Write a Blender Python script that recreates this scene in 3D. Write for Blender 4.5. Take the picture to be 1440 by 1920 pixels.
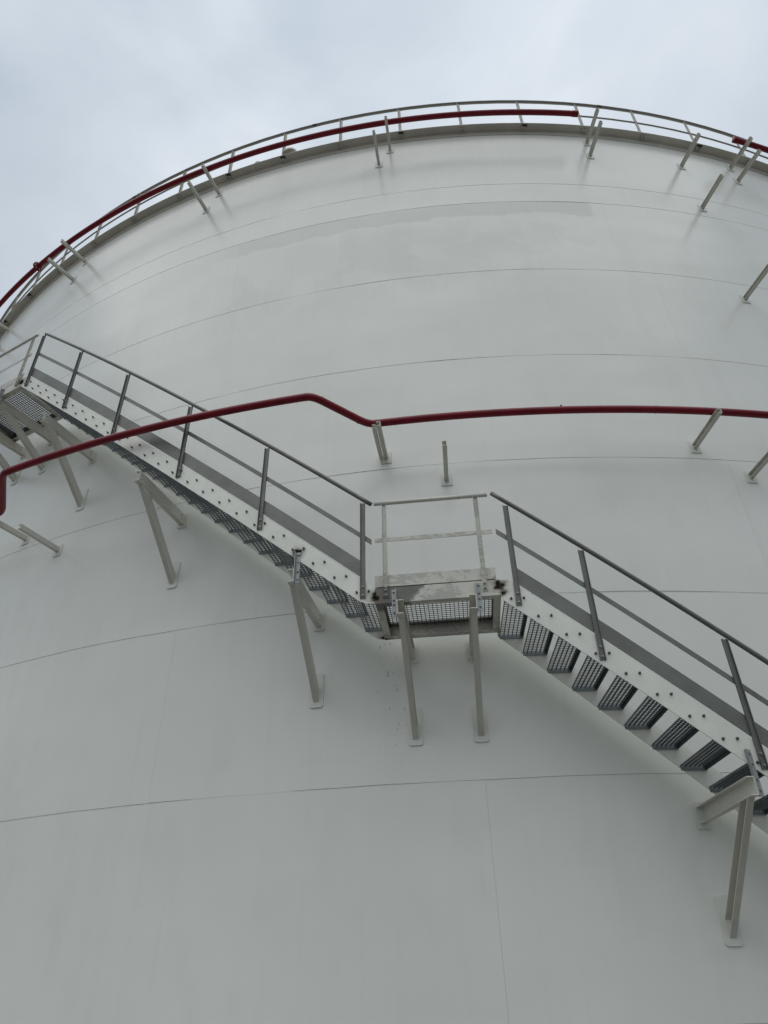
import bpy, bmesh, math, random
from mathutils import Vector, Matrix
random.seed(7)
for o in list(bpy.data.objects): bpy.data.objects.remove(o)
S = bpy.context.scene
COL = S.collection
PI = math.pi; rad = math.radians

# ------------------------------------------------------------------ camera
R = 17.63                       # shell radius, tank axis at the origin
CZ = 1.65
cd = bpy.data.cameras.new('camera'); cam = bpy.data.objects.new('camera', cd); COL.objects.link(cam)
cd.sensor_fit = 'VERTICAL'; cd.sensor_height = 32.0; cd.lens = 1331/1920*32.0
cd.clip_start = 0.05; cd.clip_end = 5000
pit, rol, yaw = 0.60935, -0.023046, -0.097642
F = Vector((math.sin(yaw)*math.cos(pit), math.cos(yaw)*math.cos(pit), math.sin(pit)))
r0 = Vector((math.cos(yaw), -math.sin(yaw), 0)); u0 = r0.cross(F)
rr = r0*math.cos(rol)+u0*math.sin(rol); uu = u0*math.cos(rol)-r0*math.sin(rol)
cam.matrix_world = Matrix(((rr.x,uu.x,-F.x,0),(rr.y,uu.y,-F.y,-(R+7.5)),(rr.z,uu.z,-F.z,CZ),(0,0,0,1)))
S.camera = cam

# ------------------------------------------------------------------ sky, sun, exposure
SUN_EL, SUN_AZ = rad(70), rad(190)       # azimuth clockwise from +Y
W = bpy.data.worlds.new('World'); S.world = W; W.use_nodes = True
nt = W.node_tree; nt.nodes.clear()
out = nt.nodes.new('ShaderNodeOutputWorld'); bg = nt.nodes.new('ShaderNodeBackground')
sky = nt.nodes.new('ShaderNodeTexSky'); sky.sky_type = 'NISHITA'; sky.sun_disc = False
sky.sun_elevation = SUN_EL; sky.sun_rotation = SUN_AZ; sky.air_density = 1.0; sky.dust_density = 3.0
tc = nt.nodes.new('ShaderNodeTexCoord'); mp = nt.nodes.new('ShaderNodeMapping'); mp.inputs['Scale'].default_value = (1.0, 1.0, 1.9)
n1 = nt.nodes.new('ShaderNodeTexNoise'); n1.inputs['Scale'].default_value = 2.6; n1.inputs['Detail'].default_value = 5; n1.inputs['Roughness'].default_value = 0.5
n1.inputs['Distortion'].default_value = 0.4
cr = nt.nodes.new('ShaderNodeValToRGB')
cr.color_ramp.elements[0].position = 0.32; cr.color_ramp.elements[0].color = (4.85, 5.55, 6.35, 1)
cr.color_ramp.elements[1].position = 0.66; cr.color_ramp.elements[1].color = (7.25, 7.85, 8.42, 1)
mx = nt.nodes.new('ShaderNodeMix'); mx.data_type = 'RGBA'; mx.inputs[0].default_value = 0.9
L = nt.links.new
L(tc.outputs['Generated'], mp.inputs['Vector']); L(mp.outputs[0], n1.inputs['Vector']); L(n1.outputs['Fac'], cr.inputs[0])
sz = nt.nodes.new('ShaderNodeSeparateXYZ'); L(tc.outputs['Generated'], sz.inputs[0])
mz = nt.nodes.new('ShaderNodeMapRange'); mz.inputs[3].default_value = 0.40; mz.inputs[4].default_value = 1.14; L(sz.outputs[2], mz.inputs[0])   # overcast sky: dimmer to the horizon
vm = nt.nodes.new('ShaderNodeVectorMath'); vm.operation = 'SCALE'; L(cr.outputs[0], vm.inputs[0]); L(mz.outputs[0], vm.inputs['Scale'])
L(sky.outputs[0], mx.inputs[6]); L(vm.outputs[0], mx.inputs[7]); L(mx.outputs[2], bg.inputs['Color'])
bg.inputs['Strength'].default_value = 0.1; L(bg.outputs[0], out.inputs['Surface'])
sd = bpy.data.lights.new('sun', 'SUN'); so = bpy.data.objects.new('sun', sd); COL.objects.link(so)
sd.energy = 1.15; sd.angle = rad(80); sd.color = (1.0, 0.97, 0.93)
sdir = Vector((math.sin(SUN_AZ)*math.cos(SUN_EL), math.cos(SUN_AZ)*math.cos(SUN_EL), math.sin(SUN_EL)))
so.rotation_euler = sdir.to_track_quat('Z', 'Y').to_euler()
so.location = (0, -40, 60)
S.view_settings.view_transform = 'Standard'; S.view_settings.look = 'None'
S.view_settings.gamma = 1; S.view_settings.use_curve_mapping = False
S.view_settings.exposure = 0.07
S.render.engine = 'CYCLES'

# ------------------------------------------------------------------ materials
class NT:
    soot = None
    def __init__(s, name):
        s.m = bpy.data.materials.new(name); s.m.use_nodes = True; s.t = s.m.node_tree
        s.b = s.t.nodes['Principled BSDF']
    def n(s, typ, **k):
        x = s.t.nodes.new('ShaderNode'+typ)
        for a, v in k.items(): setattr(x, a, v)
        return x
    def l(s, a, b): s.t.links.new(a, b)
    def pos(s): return s.n('NewGeometry').outputs['Position']
    def math(s, op, a, b=None, c=None):
        x = s.n('Math', operation=op)
        for i, v in enumerate((a, b, c)):
            if v is None: continue
            if isinstance(v, (int, float)): x.inputs[i].default_value = v
            else: s.l(v, x.inputs[i])
        return x.outputs[0]
    def noise(s, scale, detail=3, rough=0.5, vec=None, stretch=None, dist=0.0):
        x = s.n('TexNoise'); x.inputs['Scale'].default_value = scale; x.inputs['Detail'].default_value = detail
        x.inputs['Roughness'].default_value = rough; x.inputs['Distortion'].default_value = dist
        v = vec or s.pos()
        if stretch:
            m = s.n('Mapping'); m.inputs['Scale'].default_value = stretch; s.l(v, m.inputs['Vector']); v = m.outputs[0]
        s.l(v, x.inputs['Vector']); return x.outputs['Fac']
    def ramp(s, f, stops):
        x = s.n('ValToRGB'); e = x.color_ramp.elements
        while len(e) < len(stops): e.new(0.5)
        for i, (p, c) in enumerate(stops):
            e[i].position = p; e[i].color = (c, c, c, 1) if isinstance(c, (int, float)) else (*c, 1)
        s.l(f, x.inputs[0]); return x.outputs[0]
    def mix(s, f, a, b, blend='MIX'):
        x = s.n('Mix', data_type='RGBA', blend_type=blend)
        for i, v in ((0, f), (6, a), (7, b)):
            if isinstance(v, (int, float)): x.inputs[i].default_value = v
            elif isinstance(v, tuple): x.inputs[i].default_value = (*v, 1)
            else: s.l(v, x.inputs[i])
        return x.outputs[2]
    def rng(s, f, a, b, c=0., d=1.):
        x = s.n('MapRange', interpolation_type='SMOOTHSTEP')
        for i, v in enumerate((a, b, c, d)): x.inputs[1+i].default_value = v
        s.l(f, x.inputs[0]); return x.outputs[0]
    def bump(s, h, strength, dist, chain=None):
        x = s.n('Bump'); x.inputs['Strength'].default_value = strength; x.inputs['Distance'].default_value = dist
        s.l(h, x.inputs['Height'])
        if chain: s.l(chain, x.inputs['Normal'])
        return x.outputs[0]
    def fin(s, col, rough, metal=0.0, normal=None, spec=0.5):
        for k, v in (('Base Color', col), ('Roughness', rough), ('Metallic', metal)):
            i = s.b.inputs[k]
            if isinstance(v, (int, float)): i.default_value = v
            elif isinstance(v, tuple): i.default_value = (*v, 1)
            else: s.l(v, i)
        s.b.inputs['Specular IOR Level'].default_value = spec
        if s.soot is not None: s.l(s.math('MULTIPLY_ADD', s.soot, -0.48, 0.5), s.b.inputs['Specular IOR Level'])
        if normal: s.l(normal, s.b.inputs['Normal'])
        return s.m
    def scorch(s, col, pts):
        for (p, r) in pts:
            d = s.n('VectorMath', operation='DISTANCE'); s.l(s.pos(), d.inputs[0]); d.inputs[1].default_value = p
            nn = s.noise(15, 3, 0.55)
            dd = s.math('ADD', d.outputs['Value'], s.math('MULTIPLY', s.math('SUBTRACT', nn, 0.5), r*2.4))
            brown = s.rng(dd, r*2.2, r*0.9); blk = s.rng(dd, r*1.25, r*0.45)
            col = s.mix(s.math('MULTIPLY', brown, 0.45), col, (0.16, 0.10, 0.06))
            col = s.mix(s.math('MULTIPLY', blk, 0.97), col, (0.006, 0.0055, 0.005))
            s.soot = blk if s.soot is None else s.math('MAXIMUM', s.soot, blk)
        return col

def P(th, w, z):
    t = rad(th); return Vector(((R+w)*math.sin(t), -(R+w)*math.cos(t), z))

def mat_shell():
    s = NT('white_tank_paint')
    sep = s.n('SeparateXYZ'); s.l(s.pos(), sep.inputs[0])
    x, y, z = sep.outputs
    th = s.math('MULTIPLY', s.math('ARCTAN2', x, s.math('MULTIPLY', y, -1.0)), 57.29578)
    cmb = s.n('CombineXYZ'); s.l(s.math('MULTIPLY', th, 0.3077), cmb.inputs[0]); s.l(z, cmb.inputs[1]); uv = cmb.outputs[0]
    big = s.noise(0.35, 4, 0.55, uv)
    col = s.mix(s.rng(big, 0.3, 0.7), (0.730, 0.748, 0.697), (0.790, 0.808, 0.755))
    roll = s.noise(1.6, 5, 0.6, uv, (1.0, 0.35, 1))                      # roller lap patches
    col = s.mix(s.math('MULTIPLY', s.rng(roll, 0.45, 0.75), 0.16), col, (0.56, 0.575, 0.51))
    strk = s.noise(1.0, 4, 0.6, uv, (9.0, 0.28, 1))                      # rain streaks
    col = s.mix(s.math('MULTIPLY', s.rng(strk, 0.50, 0.80), 0.09), col, (0.50, 0.51, 0.45))
    # darker strip under one of the upper welds, ragged lower edge
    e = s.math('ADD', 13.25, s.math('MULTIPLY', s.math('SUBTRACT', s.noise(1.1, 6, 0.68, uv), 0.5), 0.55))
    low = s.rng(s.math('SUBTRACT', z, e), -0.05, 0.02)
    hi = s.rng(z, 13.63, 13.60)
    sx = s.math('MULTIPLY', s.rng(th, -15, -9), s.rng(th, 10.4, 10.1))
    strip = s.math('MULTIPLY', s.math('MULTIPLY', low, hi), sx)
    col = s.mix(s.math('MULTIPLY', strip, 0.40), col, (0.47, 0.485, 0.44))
    bl = s.rng(s.noise(0.55, 6, 0.66, uv, None, 0.4), 0.46, 0.56)                # duller blotch below it
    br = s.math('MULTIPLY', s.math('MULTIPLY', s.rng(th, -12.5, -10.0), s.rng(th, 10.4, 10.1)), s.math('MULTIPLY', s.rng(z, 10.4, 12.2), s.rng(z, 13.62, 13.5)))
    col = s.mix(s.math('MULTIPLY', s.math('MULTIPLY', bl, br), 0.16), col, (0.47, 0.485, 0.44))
    # welding spatter and drips below the landing's left corner
    sp = s.noise(1.0, 3, 0.7, uv, (24.0, 9.0, 1)); sp2 = s.rng(sp, 0.635, 0.665)
    reg = s.math('MULTIPLY', s.math('MULTIPLY', s.rng(th, -3.0, -2.5), s.rng(th, -1.2, -1.8)), s.math('MULTIPLY', s.rng(z, 3.4, 4.4), s.rng(z, 5.3, 5.0)))
    col = s.mix(s.math('MULTIPLY', s.math('MULTIPLY', sp2, reg), 0.6), col, (0.03, 0.025, 0.02))
    rough = s.math('MULTIPLY_ADD', s.noise(0.8, 3, 0.5, uv), 0.10, 0.195)
    h1 = s.noise(0.55, 2, 0.4, uv, (0.6, 1.3, 1)); h2 = s.noise(90, 2, 0.5, uv)
    nb = s.bump(h1, 0.22, 0.12); nb = s.bump(h2, 0.12, 0.003, nb)
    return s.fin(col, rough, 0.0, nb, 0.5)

def mat_paint(name, c, rough=0.42, scorch=(), wear=0.0):
    s = NT(name)
    a = s.noise(2.2, 4, 0.6); d = s.noise(14, 4, 0.6)
    col = s.mix(s.rng(a, 0.3, 0.7), tuple(v*0.93 for v in c), tuple(min(1, v*1.05) for v in c))
    col = s.mix(s.math('MULTIPLY', s.rng(d, 0.58, 0.78), 0.18), col, tuple(v*0.7 for v in c))
    if wear:
        w1 = s.noise(7.5, 6, 0.72, None, (1, 1, 2.2), 1.2); w2 = s.noise(2.6, 3, 0.5)
        f = s.rng(s.math('ADD', w1, s.math('MULTIPLY', s.math('SUBTRACT', w2, 0.5), 0.7)), 0.47, 0.55)
        col = s.mix(s.math('MULTIPLY', f, wear), col, (0.63, 0.63, 0.545))
        w3 = s.noise(3.1, 4, 0.6, None, (1.0, 1.0, 0.8), 0.6)
        col = s.mix(s.math('MULTIPLY', s.rng(w3, 0.60, 0.66), 0.55*wear), col, (0.11, 0.105, 0.095))
    if wear:
        sep = s.n('SeparateXYZ'); s.l(s.pos(), sep.inputs[0])
        ed = s.math('ADD', sep.outputs[0], s.math('ADD', s.math('MULTIPLY', s.math('SUBTRACT', sep.outputs[2], 5.1), -0.9), s.math('MULTIPLY', s.math('SUBTRACT', s.noise(9, 4, 0.6), 0.5), 0.25)))
        pr = s.math('MULTIPLY', s.rng(ed, -0.27, -0.33), s.math('MULTIPLY', s.rng(sep.outputs[2], 5.196, 5.192), s.rng(sep.outputs[1], -18.5, -18.6)))
        col = s.mix(s.math('MULTIPLY', pr, 0.85), col, (0.075, 0.075, 0.06))
    col = s.scorch(col, scorch)
    nb = s.bump(s.noise(60, 3, 0.6), 0.15, 0.002)
    return s.fin(col, rough, 0.0, nb)

def mat_metal(name, c, rough, metal, scorch=(), spec_var=0.12, dark=0.75):
    s = NT(name)
    v = s.n('TexVoronoi'); v.inputs['Scale'].default_value = 55; s.l(s.pos(), v.inputs['Vector'])
    bw = s.n('RGBToBW'); s.l(v.outputs['Color'], bw.inputs[0])
    a = s.noise(3.0, 5, 0.65)
    col = s.mix(s.rng(a, 0.3, 0.72), tuple(x*dark for x in c), c)
    col = s.mix(s.math('MULTIPLY', bw.outputs[0], spec_var), col, tuple(min(1, x*1.5) for x in c))
    g = s.noise(18, 5, 0.7)
    col = s.mix(s.math('MULTIPLY', s.rng(g, 0.6, 0.72), 0.3), col, tuple(x*0.55 for x in c))
    col = s.scorch(col, scorch)
    ro = s.math('MULTIPLY_ADD', a, -0.2, rough+0.1)
    nb = s.bump(s.noise(35, 3, 0.6), 0.12, 0.002)
    return s.fin(col, ro, metal, nb)

def mat_red():
    s = NT('red_pipe_paint')
    a = s.noise(5, 4, 0.6); sc = s.noise(1.0, 5, 0.75, None, (9, 9, 30), 0.6)
    col = s.mix(s.rng(a, 0.3, 0.7), (0.150, 0.003, 0.012), (0.200, 0.005, 0.016))
    col = s.mix(s.math('MULTIPLY', s.rng(sc, 0.70, 0.76), 0.6), col, (0.42, 0.22, 0.22))
    return s.fin(col, 0.40, 0.0, s.bump(s.noise(40, 3, 0.6), 0.1, 0.002), 0.3)

def mat_ground():
    s = NT('gravel_yard')
    a = s.noise(0.3, 5, 0.6); v = s.noise(30, 4, 0.7)
    col = s.mix(a, (0.13, 0.128, 0.115), (0.20, 0.195, 0.18)); col = s.mix(s.math('MULTIPLY', v, 0.5), col, (0.10, 0.098, 0.09))
    return s.fin(col, 0.9, 0.0, s.bump(v, 0.6, 0.03))

def mat_concrete():
    s = NT('concrete'); a = s.noise(2.0, 6, 0.65)
    return s.fin(s.mix(a, (0.27, 0.265, 0.25), (0.38, 0.37, 0.355)), 0.85, 0.0, s.bump(s.noise(40, 4, 0.6), 0.4, 0.01))

SCO = [(P(-2.28, 1.10, 5.10), 0.055), (P(1.63, 1.10, 5.13), 0.060), (P(1.70, 1.10, 5.04), 0.03), (P(-2.30, 0.24, 5.03), 0.06),
       (P(-4.86, 1.10, 5.735), 0.055), (P(-20.80, 1.10, 10.16), 0.07), (P(-24.8, 0.24, 10.06), 0.09)]
M = {}
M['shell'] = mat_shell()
M['beige'] = mat_paint('beige_steel_paint', (0.60, 0.588, 0.52), 0.42)
M['pad'] = mat_paint('pad_paint', (0.70, 0.715, 0.65), 0.35)
M['worn'] = mat_paint('worn_landing_paint', (0.44, 0.43, 0.385), 0.45, SCO, 0.75)
M['rail'] = mat_paint('backlit_railing_paint', (0.20, 0.19, 0.165), 0.5)  # rails darkened in the colour itself for their backlit look
M['railpost'] = mat_paint('backlit_post_paint', (0.40, 0.385, 0.34), 0.5)  # posts: backlit tone put into the colour, milder than the rails
M['string'] = mat_metal('bright_galvanised_steel', (0.73, 0.74, 0.665), 0.45, 0.10, SCO, 0.10, 0.9)
M['grey'] = mat_metal('dull_galvanised_steel', (0.165, 0.172, 0.155), 0.48, 0.30)
M['hang'] = mat_metal('spangled_galvanised_steel', (0.33, 0.35, 0.34), 0.42, 0.4, (), 0.3)
M['grate'] = mat_metal('dark_galvanised_grating', (0.15, 0.165, 0.175), 0.45, 0.4, (), 0.25)
M['endp'] = mat_metal('galvanised_end_plate', (0.25, 0.285, 0.295), 0.42, 0.4, (), 0.25)
M['bolt'] = mat_metal('zinc_bolt', (0.17, 0.17, 0.165), 0.40, 0.6)
M['red'] = mat_red()
M['dark'] = mat_paint('dark_steel_rust_and_shade', (0.05, 0.042, 0.036), 0.7)  # near-black for rust and dark steel, and for shade painted in gaps and holes
M['ground'] = mat_ground(); M['concrete'] = mat_concrete()

# ------------------------------------------------------------------ helpers
WM = {}                                                            # world matrices of objects, known without a depsgraph
def link(name, mesh, parent=None, mtx=None):
    o = bpy.data.objects.new(name, mesh); COL.objects.link(o)
    m = mtx.copy() if mtx is not None else (WM[parent].copy() if parent else Matrix())
    WM[o] = m
    if parent:
        o.parent = parent; o.matrix_basis = WM[parent].inverted() @ m
    else: o.matrix_basis = m
    return o
def tomesh(bm, name, mat, smooth=False):
    bmesh.ops.recalc_face_normals(bm, faces=bm.faces)
    me = bpy.data.meshes.new(name); bm.to_mesh(me); bm.free()
    me.materials.append(mat)
    if smooth:
        for p in me.polygons: p.use_smooth = True
    return me
def frame(th, z, w=0.0):                                           # local x tangential (right), -y outward, z up
    return Matrix.Translation(P(th, w, z)) @ Matrix.Rotation(rad(th), 4, 'Z')
def part(name, bm, mat, parent, mtx=None, smooth=False): return link(name, tomesh(bm, name, mat, smooth), parent, mtx)
def root(name, th, z, label, cat, group=None, w=0.0):
    o = link(name, None, None, frame(th, z, w)); o.empty_display_size = 0.2
    o['label'] = label; o['category'] = cat
    if group: o['group'] = group
    return o
def box(bm, x0, x1, w0, w1, z0, z1, bev=0.0):
    vs = [bm.verts.new((x, -w, z)) for x in (x0, x1) for w in (w0, w1) for z in (z0, z1)]
    fs = [bm.faces.new([vs[i] for i in q]) for q in ((0,1,3,2),(4,6,7,5),(0,4,5,1),(2,3,7,6),(0,2,6,4),(1,5,7,3))]
    if bev:
        es = list({e for f in fs for e in f.edges}); bmesh.ops.bevel(bm, geom=es, offset=bev, segments=1, affect='EDGES')
def B(): return bmesh.new()
def prism(bm, loop0, loop1):                                       # two matching loops of points
    a = [bm.verts.new(p) for p in loop0]; b = [bm.verts.new(p) for p in loop1]; n = len(a)
    bm.faces.new(a[::-1]); bm.faces.new(b)
    for i in range(n): bm.faces.new((a[i], a[(i+1) % n], b[(i+1) % n], b[i]))
def csec(h, b, t, openleft=True):                                  # C profile, (x, n): n from 0 to h
    x = [(-b/2, 0), (b/2, 0), (b/2, h), (-b/2, h), (-b/2, h-t), (b/2-t, h-t), (b/2-t, t), (-b/2, t)]
    return x if openleft else [(-a, c) for a, c in x][::-1]
def chan_w(bm, x, z, h, b, t, w0, w1, openleft=True):              # channel running outward
    s = csec(h, b, t, openleft)
    prism(bm, [(x+a, -w0, z+c) for a, c in s], [(x+a, -w1, z+c) for a, c in s])
def cyl(bm, c, ax, r, h, n=12, r2=None):
    ax = Vector(ax).normalized(); u = ax.orthogonal().normalized(); v = ax.cross(u); c = Vector(c); r2 = r if r2 is None else r2
    l0 = [c+u*(r*math.cos(2*PI*i/n))+v*(r*math.sin(2*PI*i/n)) for i in range(n)]
    l1 = [c+ax*h+u*(r2*math.cos(2*PI*i/n))+v*(r2*math.sin(2*PI*i/n)) for i in range(n)]
    prism(bm, l0, l1)
def tube(bm, pts, r, n=12, caps=True):
    pts = [Vector(p) for p in pts]; rings = []; u = None
    for i, p in enumerate(pts):
        d = (pts[min(i+1, len(pts)-1)]-pts[max(i-1, 0)]).normalized()
        u = (d.cross(Vector((0, 0, 1))) if u is None else u - d*u.dot(d)).normalized()
        v = d.cross(u)
        rings.append([bm.verts.new(p+u*(r*math.cos(2*PI*k/n))+v*(r*math.sin(2*PI*k/n))) for k in range(n)])
    for a, b in zip(rings, rings[1:]):
        for k in range(n): bm.faces.new((a[k], a[(k+1) % n], b[(k+1) % n], b[k]))
    if caps: bm.faces.new(rings[0][::-1]); bm.faces.new(rings[-1])
def sweep(bm, ths, sec):                                           # sec(th) -> list of (w, z); world coordinates
    prev = None
    for i, th in enumerate(ths):
        ring = [bm.verts.new(P(th, w, z)) for w, z in sec(th)]; n = len(ring)
        if prev:
            for k in range(n): bm.faces.new((prev[k], prev[(k+1) % n], ring[(k+1) % n], ring[k]))
        else: bm.faces.new(ring[::-1])
        prev = ring
    bm.faces.new(prev)
def lin(a, b, n): return [a+(b-a)*i/n for i in range(n+1)]
I4 = Matrix()
def auto_smooth(me, ang=40):
    for p in me.polygons: p.use_smooth = True
    me.set_sharp_from_angle(angle=rad(ang))

# ------------------------------------------------------------------ setting
def disc_ring(name, r0, r1, z0, z1, mat, n=180):
    bm = B(); vs = []
    for i in range(n):
        t = 2*PI*i/n
        vs.append([bm.verts.new((r*math.sin(t), -r*math.cos(t), z)) for r, z in ((r0, z0), (r1, z0), (r1, z1), (r0, z1))])
    for i in range(n):
        a, b = vs[i], vs[(i+1) % n]
        for k in range(4): bm.faces.new((a[k], a[(k+1) % 4], b[(k+1) % 4], b[k]))
    return tomesh(bm, name, mat)
bm = B(); g = [bm.verts.new((x, y, 0)) for x, y in ((-600, -600), (600, -600), (600, 600), (-600, 600))]; bm.faces.new(g)
o = link('ground', tomesh(bm, 'ground', M['ground'])); o['kind'] = 'structure'
o = link('foundation_kerb', disc_ring('foundation_kerb', R-0.6, R+0.7, 0.004, 0.30, M['concrete'])); o['kind'] = 'structure'

# ------------------------------------------------------------------ the tank
tank = root('storage_tank', 0, 0.30, 'huge white cylindrical steel storage tank with welded plate shell', 'storage tank', w=-R)
ZT = 16.09
levels = [0.31, 1.48, 3.52, 5.59, 7.62, 9.60, 11.64, 13.61, 14.19, ZT]
seams = [-11.1, 0.75, -11.2, 12.72, -11.1, 12.56, -11.05, 12.58, None]
def wob(z, th):
    if z < 0.5 or z > 16: return 0.0
    t = rad(th)*R
    return 0.0035*math.sin(t*0.9+z*7)+0.0022*math.sin(t*2.7+z*3)+0.0012*math.sin(t*7.1+z*11)
def plate(t0, t1, z0, z1, dr):
    gz = 0.0020; gt = math.degrees(0.0008/R)
    bm = B(); n = 60; cols = []; za, zb_ = z0, z1
    for i in range(n+1):
        th = t0+gt+(t1-t0-2*gt)*i/n
        z0 = za+wob(za, th); z1 = zb_+wob(zb_, th)
        ins = [P(th, dr-0.012, z0+gz), P(th, dr-0.003, z0+gz), P(th, dr, z0+gz+0.003), P(th, dr, z1-gz-0.003), P(th, dr-0.003, z1-gz), P(th, dr-0.012, z1-gz)]
        cols.append([bm.verts.new(p) for p in ins])
    for a, b in zip(cols, cols[1:]):
        for k in range(5): bm.faces.new((a[k], a[k+1], b[k+1], b[k]))
    bm.faces.new(cols[0]); bm.faces.new(cols[-1][::-1])
    me = tomesh(bm, 'shell_plate', M['shell']); auto_smooth(me, 30)
    return me
for k in range(9):
    z0, z1 = levels[k], levels[k+1]
    if seams[k] is None: ss = [-10.95, 22.95, 59.6, 96.2, 132.8, 169.4, 206.0, 242.6, 277.0, 313.0, 349.05]
    else: ss = [seams[k]+36*i for i in range(11)]
    for a, b in zip(ss, ss[1:]):
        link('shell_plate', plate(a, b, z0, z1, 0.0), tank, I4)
for zl in levels[1:-1]:
    bm = B(); n = 720; rg = []
    for i in range(n):
        th = 360*i/n; z = zl+wob(zl, th); hgt = 0.0011+0.0005*math.sin(i*1.7+zl)+random.uniform(-0.0003, 0.0003); b_ = 0.007+random.uniform(-0.001, 0.001)
        rg.append([bm.verts.new(P(th, w, zz)) for w, zz in ((-0.001, z-0.0035-b_), (hgt, z-0.0035-b_*0.6), (hgt, z-0.0045), (-0.001, z-0.0033))])
    for i in range(n):
        a, b = rg[i], rg[(i+1) % n]
        for k in range(3): bm.faces.new((a[k], a[k+1], b[k+1], b[k]))
    link('weld_bead', tomesh(bm, 'weld_bead', M['shell'], True), tank, I4)
bm = B(); n = 360; ra = []
for i in range(n):
    t = 2*PI*i/n; rr_ = R-0.010
    ra.append([bm.verts.new((rr_*math.sin(t), -rr_*math.cos(t), z)) for z in (0.305, ZT)])
for i in range(n): bm.faces.new((ra[i][0], ra[(i+1) % n][0], ra[(i+1) % n][1], ra[i][1]))
link('backing_shell', tomesh(bm, 'backing_shell', M['shell'], True), tank, I4)
bm = B(); top = bm.verts.new((0, 0, ZT+1.1)); rim = [bm.verts.new(((R-0.05)*math.sin(2*PI*i/120), -(R-0.05)*math.cos(2*PI*i/120), ZT+0.03)) for i in range(120)]
for i in range(120): bm.faces.new((top, rim[i], rim[(i+1) % 120]))
link('roof', tomesh(bm, 'roof', M['shell'], True), tank, I4)
# curb angle at the top: vertical leg on the shell, horizontal leg outward, closed ring
bm = B(); sec = [(0.002, 15.955), (0.014, 15.955), (0.014, ZT), (0.165, ZT), (0.165, ZT+0.012), (0.002, ZT+0.012)]
n = 360; rg = []
for i in range(n): rg.append([bm.verts.new(P(360*i/n, w, z)) for w, z in sec])
for i in range(n):
    a, b = rg[i], rg[(i+1) % n]
    for k in range(6): bm.faces.new((a[k], a[(k+1) % 6], b[(k+1) % 6], b[k]))
me = tomesh(bm, 'curb_angle', M['beige']); auto_smooth(me, 30)
link('curb_angle', me, tank, I4)
# gooseneck / dome vents at the roof edge
def vent(th, w, r, label):
    v = root('roof_vent', th, ZT+0.012, label, 'vent', w=w)
    bm = B(); cyl(bm, (0, 0, 0), (0, 0, 1), r*0.55, r*1.0, 16); part('neck', bm, M['beige'], v)
    bm = B(); prof = [(r, 0), (r*1.02, r*0.25), (r*0.92, r*0.6), (r*0.68, r*0.88), (r*0.35, r*1.04), (0.01, r*1.08)]
    rings = [[bm.verts.new((q*math.cos(2*PI*k/20), q*math.sin(2*PI*k/20), r*0.7+h)) for k in range(20)] for q, h in prof]
    for a, b in zip(rings, rings[1:]):
        for k in range(20): bm.faces.new((a[k], a[(k+1) % 20], b[(k+1) % 20], b[k]))
    bm.faces.new(rings[-1]); bm.faces.new(rings[0][::-1])
    part('cap', bm, M['beige'], v, None, True)
    bm = B(); cyl(bm, (0, 0, r*0.62), (0, 0, 1), r*1.08, r*0.10, 20); part('rim', bm, M['worn'], v)
vent(-8.25, 0.02, 0.17, 'domed beige vent cap peeking over the roof edge behind the railing')
vent(-9.15, 0.05, 0.065, 'tiny round vent cap just left of the domed roof vent')
vent(-10.55, 0.04, 0.10, 'small squat vent on the roof edge left of the domed vent')

# ------------------------------------------------------------------ roof edge railing
rl = root('roof_railing', 0, ZT+0.012, 'beige tube railing running round the top edge of the tank', 'railing', w=-R)
RW = 0.075; RZ = ZT+0.012
def ringtube(name, w, z, r, mat, n=240, seg=8):
    bm = B(); rings = []
    for i in range(n):
        t = 360*i/n
        rings.append([bm.verts.new(P(t, w+r*math.cos(2*PI*k/seg), z+r*math.sin(2*PI*k/seg))) for k in range(seg)])
    for i in range(n):
        a, b = rings[i], rings[(i+1) % n]
        for k in range(seg): bm.faces.new((a[k], a[(k+1) % seg], b[(k+1) % seg], b[k]))
    return link(name, tomesh(bm, name, mat, True), rl, I4)
ringtube('top_rail', RW, RZ+1.05, 0.034, M['rail'])
ringtube('mid_rail', RW, RZ+0.56, 0.018, M['rail'])
bm = B(); box(bm, -0.030, 0.030, -0.006, 0.006, 0.0, 1.03); box(bm, -0.030, -0.022, 0.006, 0.03, 0.0, 1.03); post_me = tomesh(bm, 'post', M['railpost'])
bm = B(); box(bm, -0.045, 0.045, 0.03, 0.085, -0.040, -0.022); box(bm, -0.045, -0.03, 0.03, 0.085, -0.075, -0.040); box(bm, 0.03, 0.045, 0.03, 0.085, -0.075, -0.040); clip_me = tomesh(bm, 'foot_clip', M['worn'])
bm = B(); box(bm, -0.04, 0.05, 0.06, 0.12, -0.020, -0.014); box(bm, 0.035, 0.06, 0.07, 0.13, -0.05, -0.014); rust_me = tomesh(bm, 'rust_patch', M['dark'])
for k in range(90):
    th = 3.30+4.0*k
    p = link('post', post_me, rl, frame(th, RZ, RW)); link('foot_clip', clip_me, p, frame(th, RZ, RW-0.05))
    if random.random() < 0.55: link('rust_patch', rust_me, p, frame(th, RZ, RW-0.05))
bm = B(); cyl(bm, (-0.05, 0, 0), (1, 0, 0), 0.033, 0.10, 10); joint_me = tomesh(bm, 'rail_joint', M['dark'], True)
for th in (-6.6, 13.0, -21.5): link('rail_joint', joint_me, rl, frame(th, RZ+1.05, RW))

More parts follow.
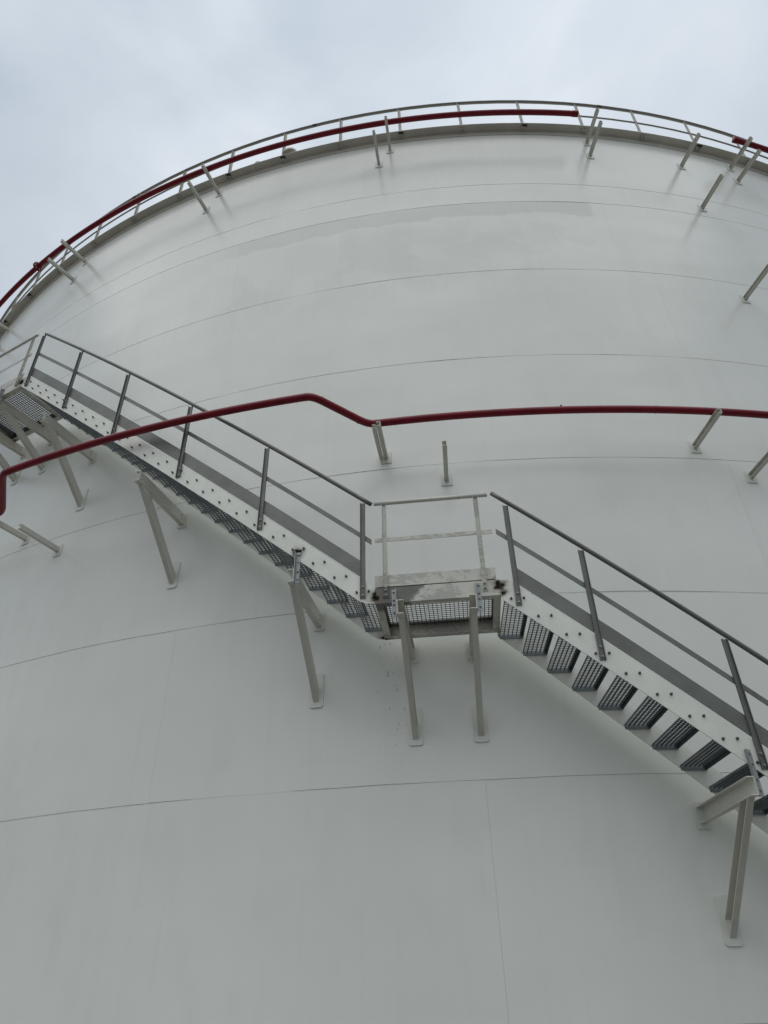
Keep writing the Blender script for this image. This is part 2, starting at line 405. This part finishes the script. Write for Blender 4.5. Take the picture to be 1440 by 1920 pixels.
# ------------------------------------------------------------------ pipe brackets
def bracket(name, th, z, tip, label, group, plate_h=0.20, h=0.075, b=0.052, openleft=True, extra=False):
    v = root(name, th, z, label, 'bracket', group)
    bm = B(); chan_w(bm, 0, 0, h, b, 0.008, 0.010, tip, openleft); part('arm', bm, M['beige'], v)
    bm = B(); box(bm, -0.075, 0.075, 0.001, 0.011, -0.075, plate_h-0.075, 0.004); part('base_plate', bm, M['pad'], v)
    if extra:
        bm = B(); chan_w(bm, -0.066, 0.0, h*0.85, b*0.85, 0.007, 0.012, tip-0.04, openleft); part('second_arm', bm, M['beige'], v)
        bm = B(); box(bm, -0.09, 0.03, tip-0.10, tip-0.05, h+0.001, h+0.010); part('tie_plate', bm, M['dark'], v)
    return v
TB = [(-37.0, 15.24, 'lower bracket of the leftmost pair, at the left edge'), (-36.1, 15.70, 'upper bracket of the leftmost pair, at the left edge'),
      (-25.55, 15.68, 'beige bracket carrying the upper red pipe, just right of the pipe flange'), (-26.4, 15.22, 'empty beige bracket just below the upper red pipe flange'),
      (-13.45, 15.68, 'beige bracket carrying the upper red pipe left of the domed vent'), (-14.25, 15.22, 'empty beige bracket below the upper pipe, left of the domed vent'),
      (-1.45, 15.68, 'upper of two brackets under the top middle of the red pipe'), (-2.2, 15.22, 'lower of two brackets under the top middle of the red pipe'),
      (11.36, 15.70, 'upper bracket just right of the open end of the upper pipe'), (11.27, 15.22, 'lower bracket just right of the open end of the upper pipe'),
      (17.53, 15.28, 'single empty bracket under the railing between the two upper pipes'), (21.62, 15.70, 'bracket carrying the short upper red pipe at the right'),
      (21.66, 15.22, 'empty bracket under the short upper red pipe at the right'), (33.7, 15.70, 'bracket of the upper red pipe beyond the right side'),
      (17.6, 13.84, 'single empty bracket on the second course at the upper right'), (17.55, 11.20, 'single empty bracket at the right edge above the middle red pipe')]
for th, z, lab in TB:
    bracket('pipe_bracket', th, z, 0.66, lab, 'pipe brackets welded to the tank shell')
MB = [(-2.24, 7.79, 0.70, 'double-armed bracket under the bend of the middle red pipe', True), (0.34, 7.32, 0.74, 'lone upright-looking bracket above the landing railing', False),
      (11.44, 7.79, 0.72, 'bracket carrying the middle red pipe at the right', False), (13.55, 7.32, 0.68, 'empty bracket below the middle red pipe at the right edge', False),
      (24.0, 7.79, 0.70, 'bracket of the middle red pipe beyond the right edge', False), (-21.75, 7.78, 0.70, 'bracket under the lower left elbow of the red pipe', False), (-19.0, 7.32, 0.72, 'empty bracket at the lower left, right of the pipe elbow', False)]
for th, z, tip, lab, ex in MB:
    bracket('pipe_bracket', th, z, tip, lab, 'pipe brackets welded to the tank shell', 0.20, 0.075, 0.055, True, ex)

# ------------------------------------------------------------------ red pipes
def fillet(pts, r):                                                # pts: list of (th, w, z) corners, densified in polar space then rounded
    out = []
    V = [P(*p) for p in pts]
    for i, p in enumerate(V):
        if 0 < i < len(V)-1:
            a = (V[i-1]-p); b = (V[i+1]-p)
            if a.angle(b) < rad(172):
                ra, rb = min(r, a.length*0.45), min(r, b.length*0.45)
                A = p+a.normalized()*ra; C2 = p+b.normalized()*rb
                for t in lin(0, 1, 6): out.append(A*(1-t)**2+p*(2*t*(1-t))+C2*t*t)
                continue
        out.append(p)
    return out
PR = 0.050; PZ = 7.79+0.075+PR+0.006
mid = root('red_pipe', -2.7, PZ, 'long dark red pipe crossing the middle, jogging outward round the stairs', 'pipe', 'red fire water pipes', w=0.6)
path = [(t, 0.60, PZ) for t in lin(50, -2.70, 80)] + [(t, 1.25, PZ) for t in lin(-4.50, -18.85, 26)] + [(t, 0.60, PZ) for t in lin(-21.25, -60, 50)]
bm = B(); tube(bm, fillet(path, 0.16), PR, 20); part('pipe_run', bm, M['red'], mid, I4, True)
def along(th0, w0, th1, w1, z, f0, f1): return P(th0, w0, z).lerp(P(th1, w1, z), f0), P(th0, w0, z).lerp(P(th1, w1, z), f1)
bm = B()
for a, b in (((-4.75, 1.25), (-4.85, 1.25)), ((-2.35, 0.60), (-2.3, 0.60)), ((-3.0, 0.7), (-3.04, 0.715)), ((-18.4, 1.25), (-18.5, 1.25)), ((-20.9, 0.70), (-20.87, 0.71)), ((9.0, .6), (9.05, .6)), ((-12.0, 1.25), (-12.05, 1.25))):
    pa, pb = P(*a, PZ), P(*b, PZ); d = (pb-pa).normalized(); tube(bm, [pa, pa+d*0.012], PR+0.0025, 20)
part('weld_ring', bm, M['red'], mid, I4, True)
for th, w in ((-4.2, 1.12), (5.2, 0.60)):
    bm = B(); cyl(bm, P(th, w, PZ+PR-0.004), (0, 0, 1), 0.014, 0.035, 10); part('stub', bm, M['red'], mid, I4)
PR = 0.054; PT = 15.70+0.075+PR+0.001
tp = root('red_pipe', -10, PT, 'long dark red pipe below the railing along the top left rim', 'pipe', 'red fire water pipes', w=0.5)
bm = B(); tube(bm, [P(t, 0.50, PT) for t in lin(-60, 10.30, 120)], PR, 20); part('pipe_run', bm, M['red'], tp, I4, True)
bm = B(); pa, pb = P(10.0, 0.50, PT), P(10.32, 0.50, PT); tube(bm, [pa, pb], PR+0.006, 20); part('end_collar', bm, M['red'], tp, I4, True)
FT = -29.05
for k, dx in enumerate((-0.022, 0.004)):
    bm = B(); cyl(bm, (dx, 0, 0), (1, 0, 0), 0.112, 0.018, 28); fl = part('flange', bm, M['red'], tp, frame(FT, PT, 0.50))
    bm = B()
    for j in range(8):
        a = 2*PI*(j+0.5)/8; s0 = -0.024 if k == 0 else 0.022
        cyl(bm, (s0 if k else -0.036, 0.088*math.cos(a), 0.088*math.sin(a)), (1, 0, 0), 0.013, 0.014, 6)
    part('bolt', bm, M['beige'], fl, frame(FT, PT, 0.50))
tr = root('red_pipe', 21, PT, 'short visible end of dark red pipe at the top right rim', 'pipe', 'red fire water pipes', w=0.5)
bm = B(); tube(bm, [P(t, 0.50, PT) for t in lin(20.85, 50, 60)], PR, 20); part('pipe_run', bm, M['red'], tr, I4, True)
bm = B(); tube(bm, [P(20.80, 0.50, PT), P(21.05, 0.50, PT)], PR+0.007, 20); part('end_collar', bm, M['red'], tr, I4, True)

def ubolt(parent, th, w, z):
    bm = B(); r = PR+0.007
    pts = [(0, r, -PR-0.05)]+[(0, r*math.cos(a), r*math.sin(a)) for a in lin(0, PI, 10)]+[(0, -r, -PR-0.05)]
    tube(bm, pts, 0.006, 8); part('u_bolt', bm, M['hang'], parent, frame(th, z, w))
PR = 0.050
for th in (-2.24, 11.44, 24.0, -21.75): ubolt(mid, th+0.02, 0.60, PZ)
PR = 0.054
for th in (-36.1, -25.55, -13.45, -1.45): ubolt(tp, th, 0.50, PT)
ubolt(tr, 21.62, 0.50, PT)

# ------------------------------------------------------------------ stair pieces
WO, WI = 1.10, 0.22             # outer face of the outer stringer, shell-side face of the inner one
bm = B(); cyl(bm, (0, 0, 0), (0, -1, 0), 0.0145, 0.003, 10); cyl(bm, (0, -0.003, 0), (0, -1, 0), 0.0120, 0.011, 6); cyl(bm, (0, -0.014, 0), (0, -1, 0), 0.006, 0.016, 8); bolt_me = tomesh(bm, 'bolt', M['bolt'])
bm = B(); cyl(bm, (0, 0, 0), (0, -1, 0), 0.015, 0.003, 10); cyl(bm, (0, -0.003, 0), (0, -1, 0), 0.011, 0.010, 6); cyl(bm, (0, -0.013, 0), (0, -1, 0), 0.005, 0.006, 8); sbolt_me = tomesh(bm, 'bolt', M['hang'])
TD = 0.255
def tread_meshes():
    bm = B(); x0, x1 = -TD/2, TD/2; wa, wb = WI+0.016, WO-0.016
    nb = 6
    for i in range(nb):
        x = x0+0.003+(x1-x0-0.03)*i/(nb-1); box(bm, x-0.0032, x+0.0032, wa, wb, -0.005, 0.014)
    nc = 20
    for i in range(1, nc):
        w = wa+(wb-wa)*i/nc; box(bm, x0+0.004, x1-0.02, w-0.0036, w+0.0036, 0.0080, 0.0135)
    g = tomesh(bm, 'tread', M['grate'])
    bm = B(); box(bm, x1-0.006, x1, wa, wb, -0.036, 0.016); box(bm, x1-0.034, x1-0.006, wa, wb, 0.012, 0.016)
    no = tomesh(bm, 'nosing', M['grate'])
    bm = B(); box(bm, x0, x1, -0.0025, 0.0025, -0.040, 0.016); ep = tomesh(bm, 'end_plate', M['endp'])
    return g, no, ep
TG, TN, TE = tread_meshes()
# posts: U-profile, open outward, with two bolts in it
def post_mesh(h, mat, wd=0.056):
    bm = B(); box(bm, -wd/2, wd/2, 0.0, 0.006, 0, h); box(bm, -wd/2, -wd/2+0.006, 0.006, 0.026, 0, h); box(bm, wd/2-0.006, wd/2, 0.006, 0.026, 0, h)
    return tomesh(bm, 'post', mat)

def flight(label, th0, th1, ztop, hs, treads, posts, zmin, zmax, rail, post_h, clampth):
    """ztop(th): top edge of the stringers, hs: their vertical height; treads: list of (th, z)"""
    v = root('stair_flight', treads[0][0], treads[0][1], label, 'stairs', 'flights of the tank stairway', w=0.65)
    ths = lin(th0, th1, max(24, int(abs(th1-th0)*4)))
    def sec(wa, wb):
        def f(th):
            t = min(ztop(th), zmax); b = max(ztop(th)-hs, zmin)
            if t < b+0.02: t = b+0.02
            return [(wa, b), (wb, b), (wb, t), (wa, t)]
        return f
    bm = B(); sweep(bm, ths, sec(WO-0.010, WO)); so_ = part('outer_stringer', bm, M['string'], v, I4)
    auto_smooth(so_.data, 30)
    bm = B(); sweep(bm, ths, sec(WI, WI+0.010)); si_ = part('inner_stringer', bm, M['string'], v, I4)
    auto_smooth(si_.data, 30)
    for th, z in treads:
        t = link('tread', TG, v, frame(th, z)); link('nosing', TN, t, frame(th, z))
        link('end_plate', TE, t, frame(th, z, WI+0.0135)); link('end_plate', TE, t, frame(th, z, WO-0.0135))
        for dx in (-0.063, 0.063):
            link('bolt', bolt_me, so_, frame(th+math.degrees(dx/(R+WO)), z, WO))
    pm = post_mesh(post_h, M['grey'])
    for th in posts:
        zb = ztop(th)-hs+0.055
        p = link('post', pm, v, frame(th, zb, WO+0.001))
        for dz in (0.035, 0.135): link('bolt', sbolt_me, p, frame(th, zb+dz, WO+0.007))
    a, b = rail
    rt = lin(a, b, max(20, int(abs(b-a)*3)))
    bm = B(); tube(bm, [P(t, WO+0.012, ztop(t)+1.03) for t in rt], 0.0245, 12); part('handrail', bm, M['grey'], v, I4, True)
    bm = B(); sweep(bm, rt, lambda t: [(WO-0.007, ztop(t)+0.505), (WO+0.0005, ztop(t)+0.505), (WO+0.0005, ztop(t)+0.570), (WO-0.007, ztop(t)+0.570)]); part('knee_rail', bm, M['grey'], v, I4)
    kt = lin(posts[0]-0.09*(1 if posts[-1] > posts[0] else -1)*0, posts[-1], 60)
    bm = B(); sweep(bm, kt, lambda t: [(WO-0.006, ztop(t)+0.022), (WO+0.0004, ztop(t)+0.022), (WO+0.0004, ztop(t)+0.215), (WO-0.006, ztop(t)+0.215)]); part('toe_board', bm, M['grey'], v, I4)
    return v
SL = 0.2775; DT = 0.7315; RISE = SL*DT
up = lambda th: 5.335+SL*(-2.745-th)
flight('upper flight of grated metal stairs with grey handrail rising to the left', -2.272, -20.78, up, 0.275,
       [(-2.66-DT*i, 5.17+RISE*i) for i in range(25)], [-2.65, -6.30, -9.88, -13.50, -16.90, -20.28], 5.03, 10.24, (-2.36, -20.2), 1.20, -2.3)
SL2 = 0.281; DT2 = 0.7345; RISE2 = SL2*DT2
low = lambda th: 5.100-SL2*(th-2.231)
flight('lower flight of grated metal stairs descending to the right with grey handrail', 1.642, 19.3, low, 0.295,
       [(2.11+DT2*i, 4.972-RISE2*i) for i in range(23)], [2.13, 4.29, 7.93, 11.5, 15.1, 18.6], 0.30, 5.19, (1.72, 19.2), 1.21, 1.7)
up3 = lambda th: 10.36+SL*(-25.2-th)
flight('third flight of metal stairs at the left edge, rising from the far landing', -24.87, -44.6, up3, 0.275,
       [(-25.15-DT*i, 10.20+RISE*i) for i in range(27)], [-25.1, -28.8, -32.4, -36.0, -39.6, -43.4], 10.05, 30, (-24.9, -44.4), 1.20, -24.8)

# ------------------------------------------------------------------ landings
def landing(label, thc, half, z0, hch, mat, posts_x, tb=True):
    """thc: middle angle, half: half length in metres, z0: bottom of frame; local x tangential"""
    v = root('stair_landing', thc, z0, label, 'landing', 'landings of the tank stairway')
    t = 0.009; fb = 0.075
    def chan_x(w_face, sgn, x0, x1):                                # channel along x, web face at w_face, flanges toward -sgn
        s = [(0, 0), (0, hch), (-fb, hch), (-fb, hch-t), (-t, hch-t), (-t, t), (-fb, t), (-fb, 0)]
        bm = B(); prism(bm, [(x0, -(w_face+sgn*a), c) for a, c in s], [(x1, -(w_face+sgn*a), c) for a, c in s]); return bm
    part('frame_channel', chan_x(WO, 1, -half, half), mat, v)
    part('frame_channel', chan_x(WI, -1, -half, half), mat, v)
    for sg in (-1, 1):
        bm = B(); s = [(0, 0.002), (0, hch-0.002), (-fb, hch-0.002), (-fb, hch-t), (-t, hch-t), (-t, t), (-fb, t), (-fb, 0.002)]
        prism(bm, [(sg*(half-0.002+a), -(WI+0.010), c) for a, c in s], [(sg*(half-0.002+a), -(WO-0.010), c) for a, c in s]); part('frame_channel', bm, mat, v)
    bm = B(); wa, wb = WI+0.012, WO-0.012; zt = hch-0.012
    n = int(2*half/0.046)
    for i in range(n+1):
        x = -half+0.015+(2*half-0.03)*i/n; box(bm, x-0.0035, x+0.0035, wa, wb, zt-0.021, zt-0.001)
    for i in range(19):
        w = wa+0.01+(wb-wa-0.02)*i/18; box(bm, -half+0.012, half-0.012, w-0.0036, w+0.0036, zt-0.007, zt-0.0015)
    part('grating', bm, M['grate'], v)
    if tb:
        bm = B(); box(bm, -half+0.0, half-0.03, WO-0.012, WO-0.004, hch+0.014, hch+0.148); part('toe_board', bm, mat, v)
        bm = B(); box(bm, -half+0.01, half-0.04, WO-0.040, WO-0.034, hch+0.001, hch+0.045); part('gap_shade_bar', bm, M['dark'], v)  # dark bar added to paint the shade in the gap under the toe board
    pm = post_mesh(1.17, mat, 0.052)
    for x in posts_x:
        p = link('post', pm, v, WM[v] @ Matrix.Translation((x, -(WO+0.001), 0.055)))
        for dz in (0.03, 0.085): link('bolt', sbolt_me, p, WM[v] @ Matrix.Translation((x, -(WO+0.007), 0.055+dz)))
    bm = B(); tube(bm, [(-half+0.0, -(WO+0.012), 1.235), (half-0.02, -(WO+0.012), 1.235)], 0.023, 14)
    for x in (-0.35, 0.0, 0.3): tube(bm, [(x, -(WO+0.012), 1.235), (x+0.012, -(WO+0.012), 1.235)], 0.0255, 14)
    part('handrail', bm, M['beige'], v, None, True)
    bm = B(); box(bm, -half+0.005, half-0.012, WO-0.007, WO+0.0005, 0.735, 0.785); part('knee_rail', bm, mat, v)
    return v
landing('small steel landing with scuffed beige railing between the two stair flights', -0.315, 0.637, 5.015, 0.175, M['worn'], (-0.525, 0.485))
landing('beige stair landing cut by the left edge at the top of the upper flight', -22.80, 0.665, 10.045, 0.175, M['worn'], (-0.45, 0.56))

# ------------------------------------------------------------------ stair supports
bm = B(); cyl(bm, (0, 0, 0), (0, -1, 0), 0.009, 0.0012, 10); hole_me = tomesh(bm, 'bolt_hole', M['dark'])  # flat dark disc, colour in place of the shade inside a hole
def support(th, zb, tip, zlow, label, openleft=True, hanger=None):
    v = root('stair_support', th, zb, label, 'support bracket', 'support brackets under the stairs')
    h, b, t = 0.155, 0.068, 0.009
    bm = B(); chan_w(bm, 0, 0, h, b, t, 0.012, tip, openleft); beam = part('beam', bm, M['beige'], v)
    # strut: lower edge from (w=0.012, zlow) to (w=tip-0.09, 0)
    dw = tip-0.085-0.012; dz = zb-zlow; ln = math.hypot(dw, dz); d = (dw/ln, dz/ln); nrm = (-d[1], d[0])
    hs, bs = 0.115, 0.060; sec = csec(hs, bs, 0.008, openleft); l0, l1 = [], []
    for x, n_ in sec:
        pw, pz = 0.012+nrm[0]*n_, zlow-zb+nrm[1]*n_
        k = (0.012-pw)/d[0]; l0.append((x, -(pw+d[0]*k), pz+d[1]*k))
        k = (-0.0006-pz)/d[1]; l1.append((x, -(pw+d[0]*k), pz+d[1]*k))
    bm = B(); prism(bm, l0, l1); part('strut', bm, M['beige'], v)
    def plate(z0, z1, wd):
        bm = B(); pts = []; r = 0.03
        for cx, cz, a0 in ((wd/2-r, z1-r, 0), (-wd/2+r, z1-r, 90), (-wd/2+r, z0+r, 180), (wd/2-r, z0+r, 270)):
            for a in (0, 30, 60, 90): pts.append((cx+r*math.cos(rad(a0+a)), cz+r*math.sin(rad(a0+a))))
        prism(bm, [(x, -0.0005, z) for x, z in pts], [(x, -0.016, z) for x, z in pts]); part('base_plate', bm, M['pad'], v)
    plate(-0.045, h+0.045, 0.155); plate(zlow-zb-0.055, zlow-zb+0.345, 0.160)
    sgn = 1 if openleft else -1
    for w in (0.10, tip-0.06):
        for z in (0.045, 0.11):
            link(*(('bolt', bolt_me) if th > 5 else ('bolt_hole', hole_me)), beam, WM[v] @ Matrix.Translation((sgn*b/2, -w, z)) @ Matrix.Rotation(rad(90)*sgn, 4, 'Z'))
    if hanger:
        z0, z1 = hanger; bm = B(); x0 = sgn*(b/2+0.0015)
        xa, xb = (x0, x0+0.052) if sgn > 0 else (x0-0.052, x0)
        box(bm, xa, xb, WO+0.0015, WO+0.0075, z0-zb, z1-zb)
        xc = (x0, x0+0.006) if sgn > 0 else (x0-0.006, x0)
        box(bm, xc[0], xc[1], WO+0.0075, WO+0.045, z0-zb, z1-zb); hg = part('hanger_angle', bm, M['hang'], v)
        for z in (0.05, 0.14, z1-z0-0.12, z1-z0-0.03):
            link('bolt', sbolt_me, hg, WM[v] @ Matrix.Translation(((xa+xb)/2+sgn*0.006, -(WO+0.0075), z0-zb+z)))
support(-5.03, 5.36, 1.14, 4.44, 'beige strut bracket left of the landing, bolted below a burnt stringer spot', True, (5.35, 5.73))
support(-1.47, 4.855, 1.17, 3.95, 'left beige strut bracket directly under the small landing', False, (4.85, 5.16))
support(0.76, 4.855, 1.17, 3.95, 'right beige strut bracket directly under the small landing', True, (4.85, 5.17))
support(-11.78, 7.21, 1.10, 6.27, 'free-standing beige strut bracket under the middle of the upper flight', True, None)
support(7.42, 3.045, 1.14, 2.09, 'beige strut bracket at the lower right carrying the lower flight', True, (3.04, 3.43))
support(-18.30, 8.99, 1.08, 8.07, 'beige strut bracket half hidden by the red pipe near the upper left', True, None)
support(-22.30, 9.88, 1.12, 9.25, 'beige strut bracket under the right end of the far left landing', True, (9.88, 10.20))
support(-24.70, 9.88, 1.12, 9.30, 'beige strut bracket at the left edge under the far landing', True, (9.88, 10.20))
support(15.0, 0.92, 1.14, 0.40, 'beige strut bracket low under the lower flight, right of the picture', True, None)
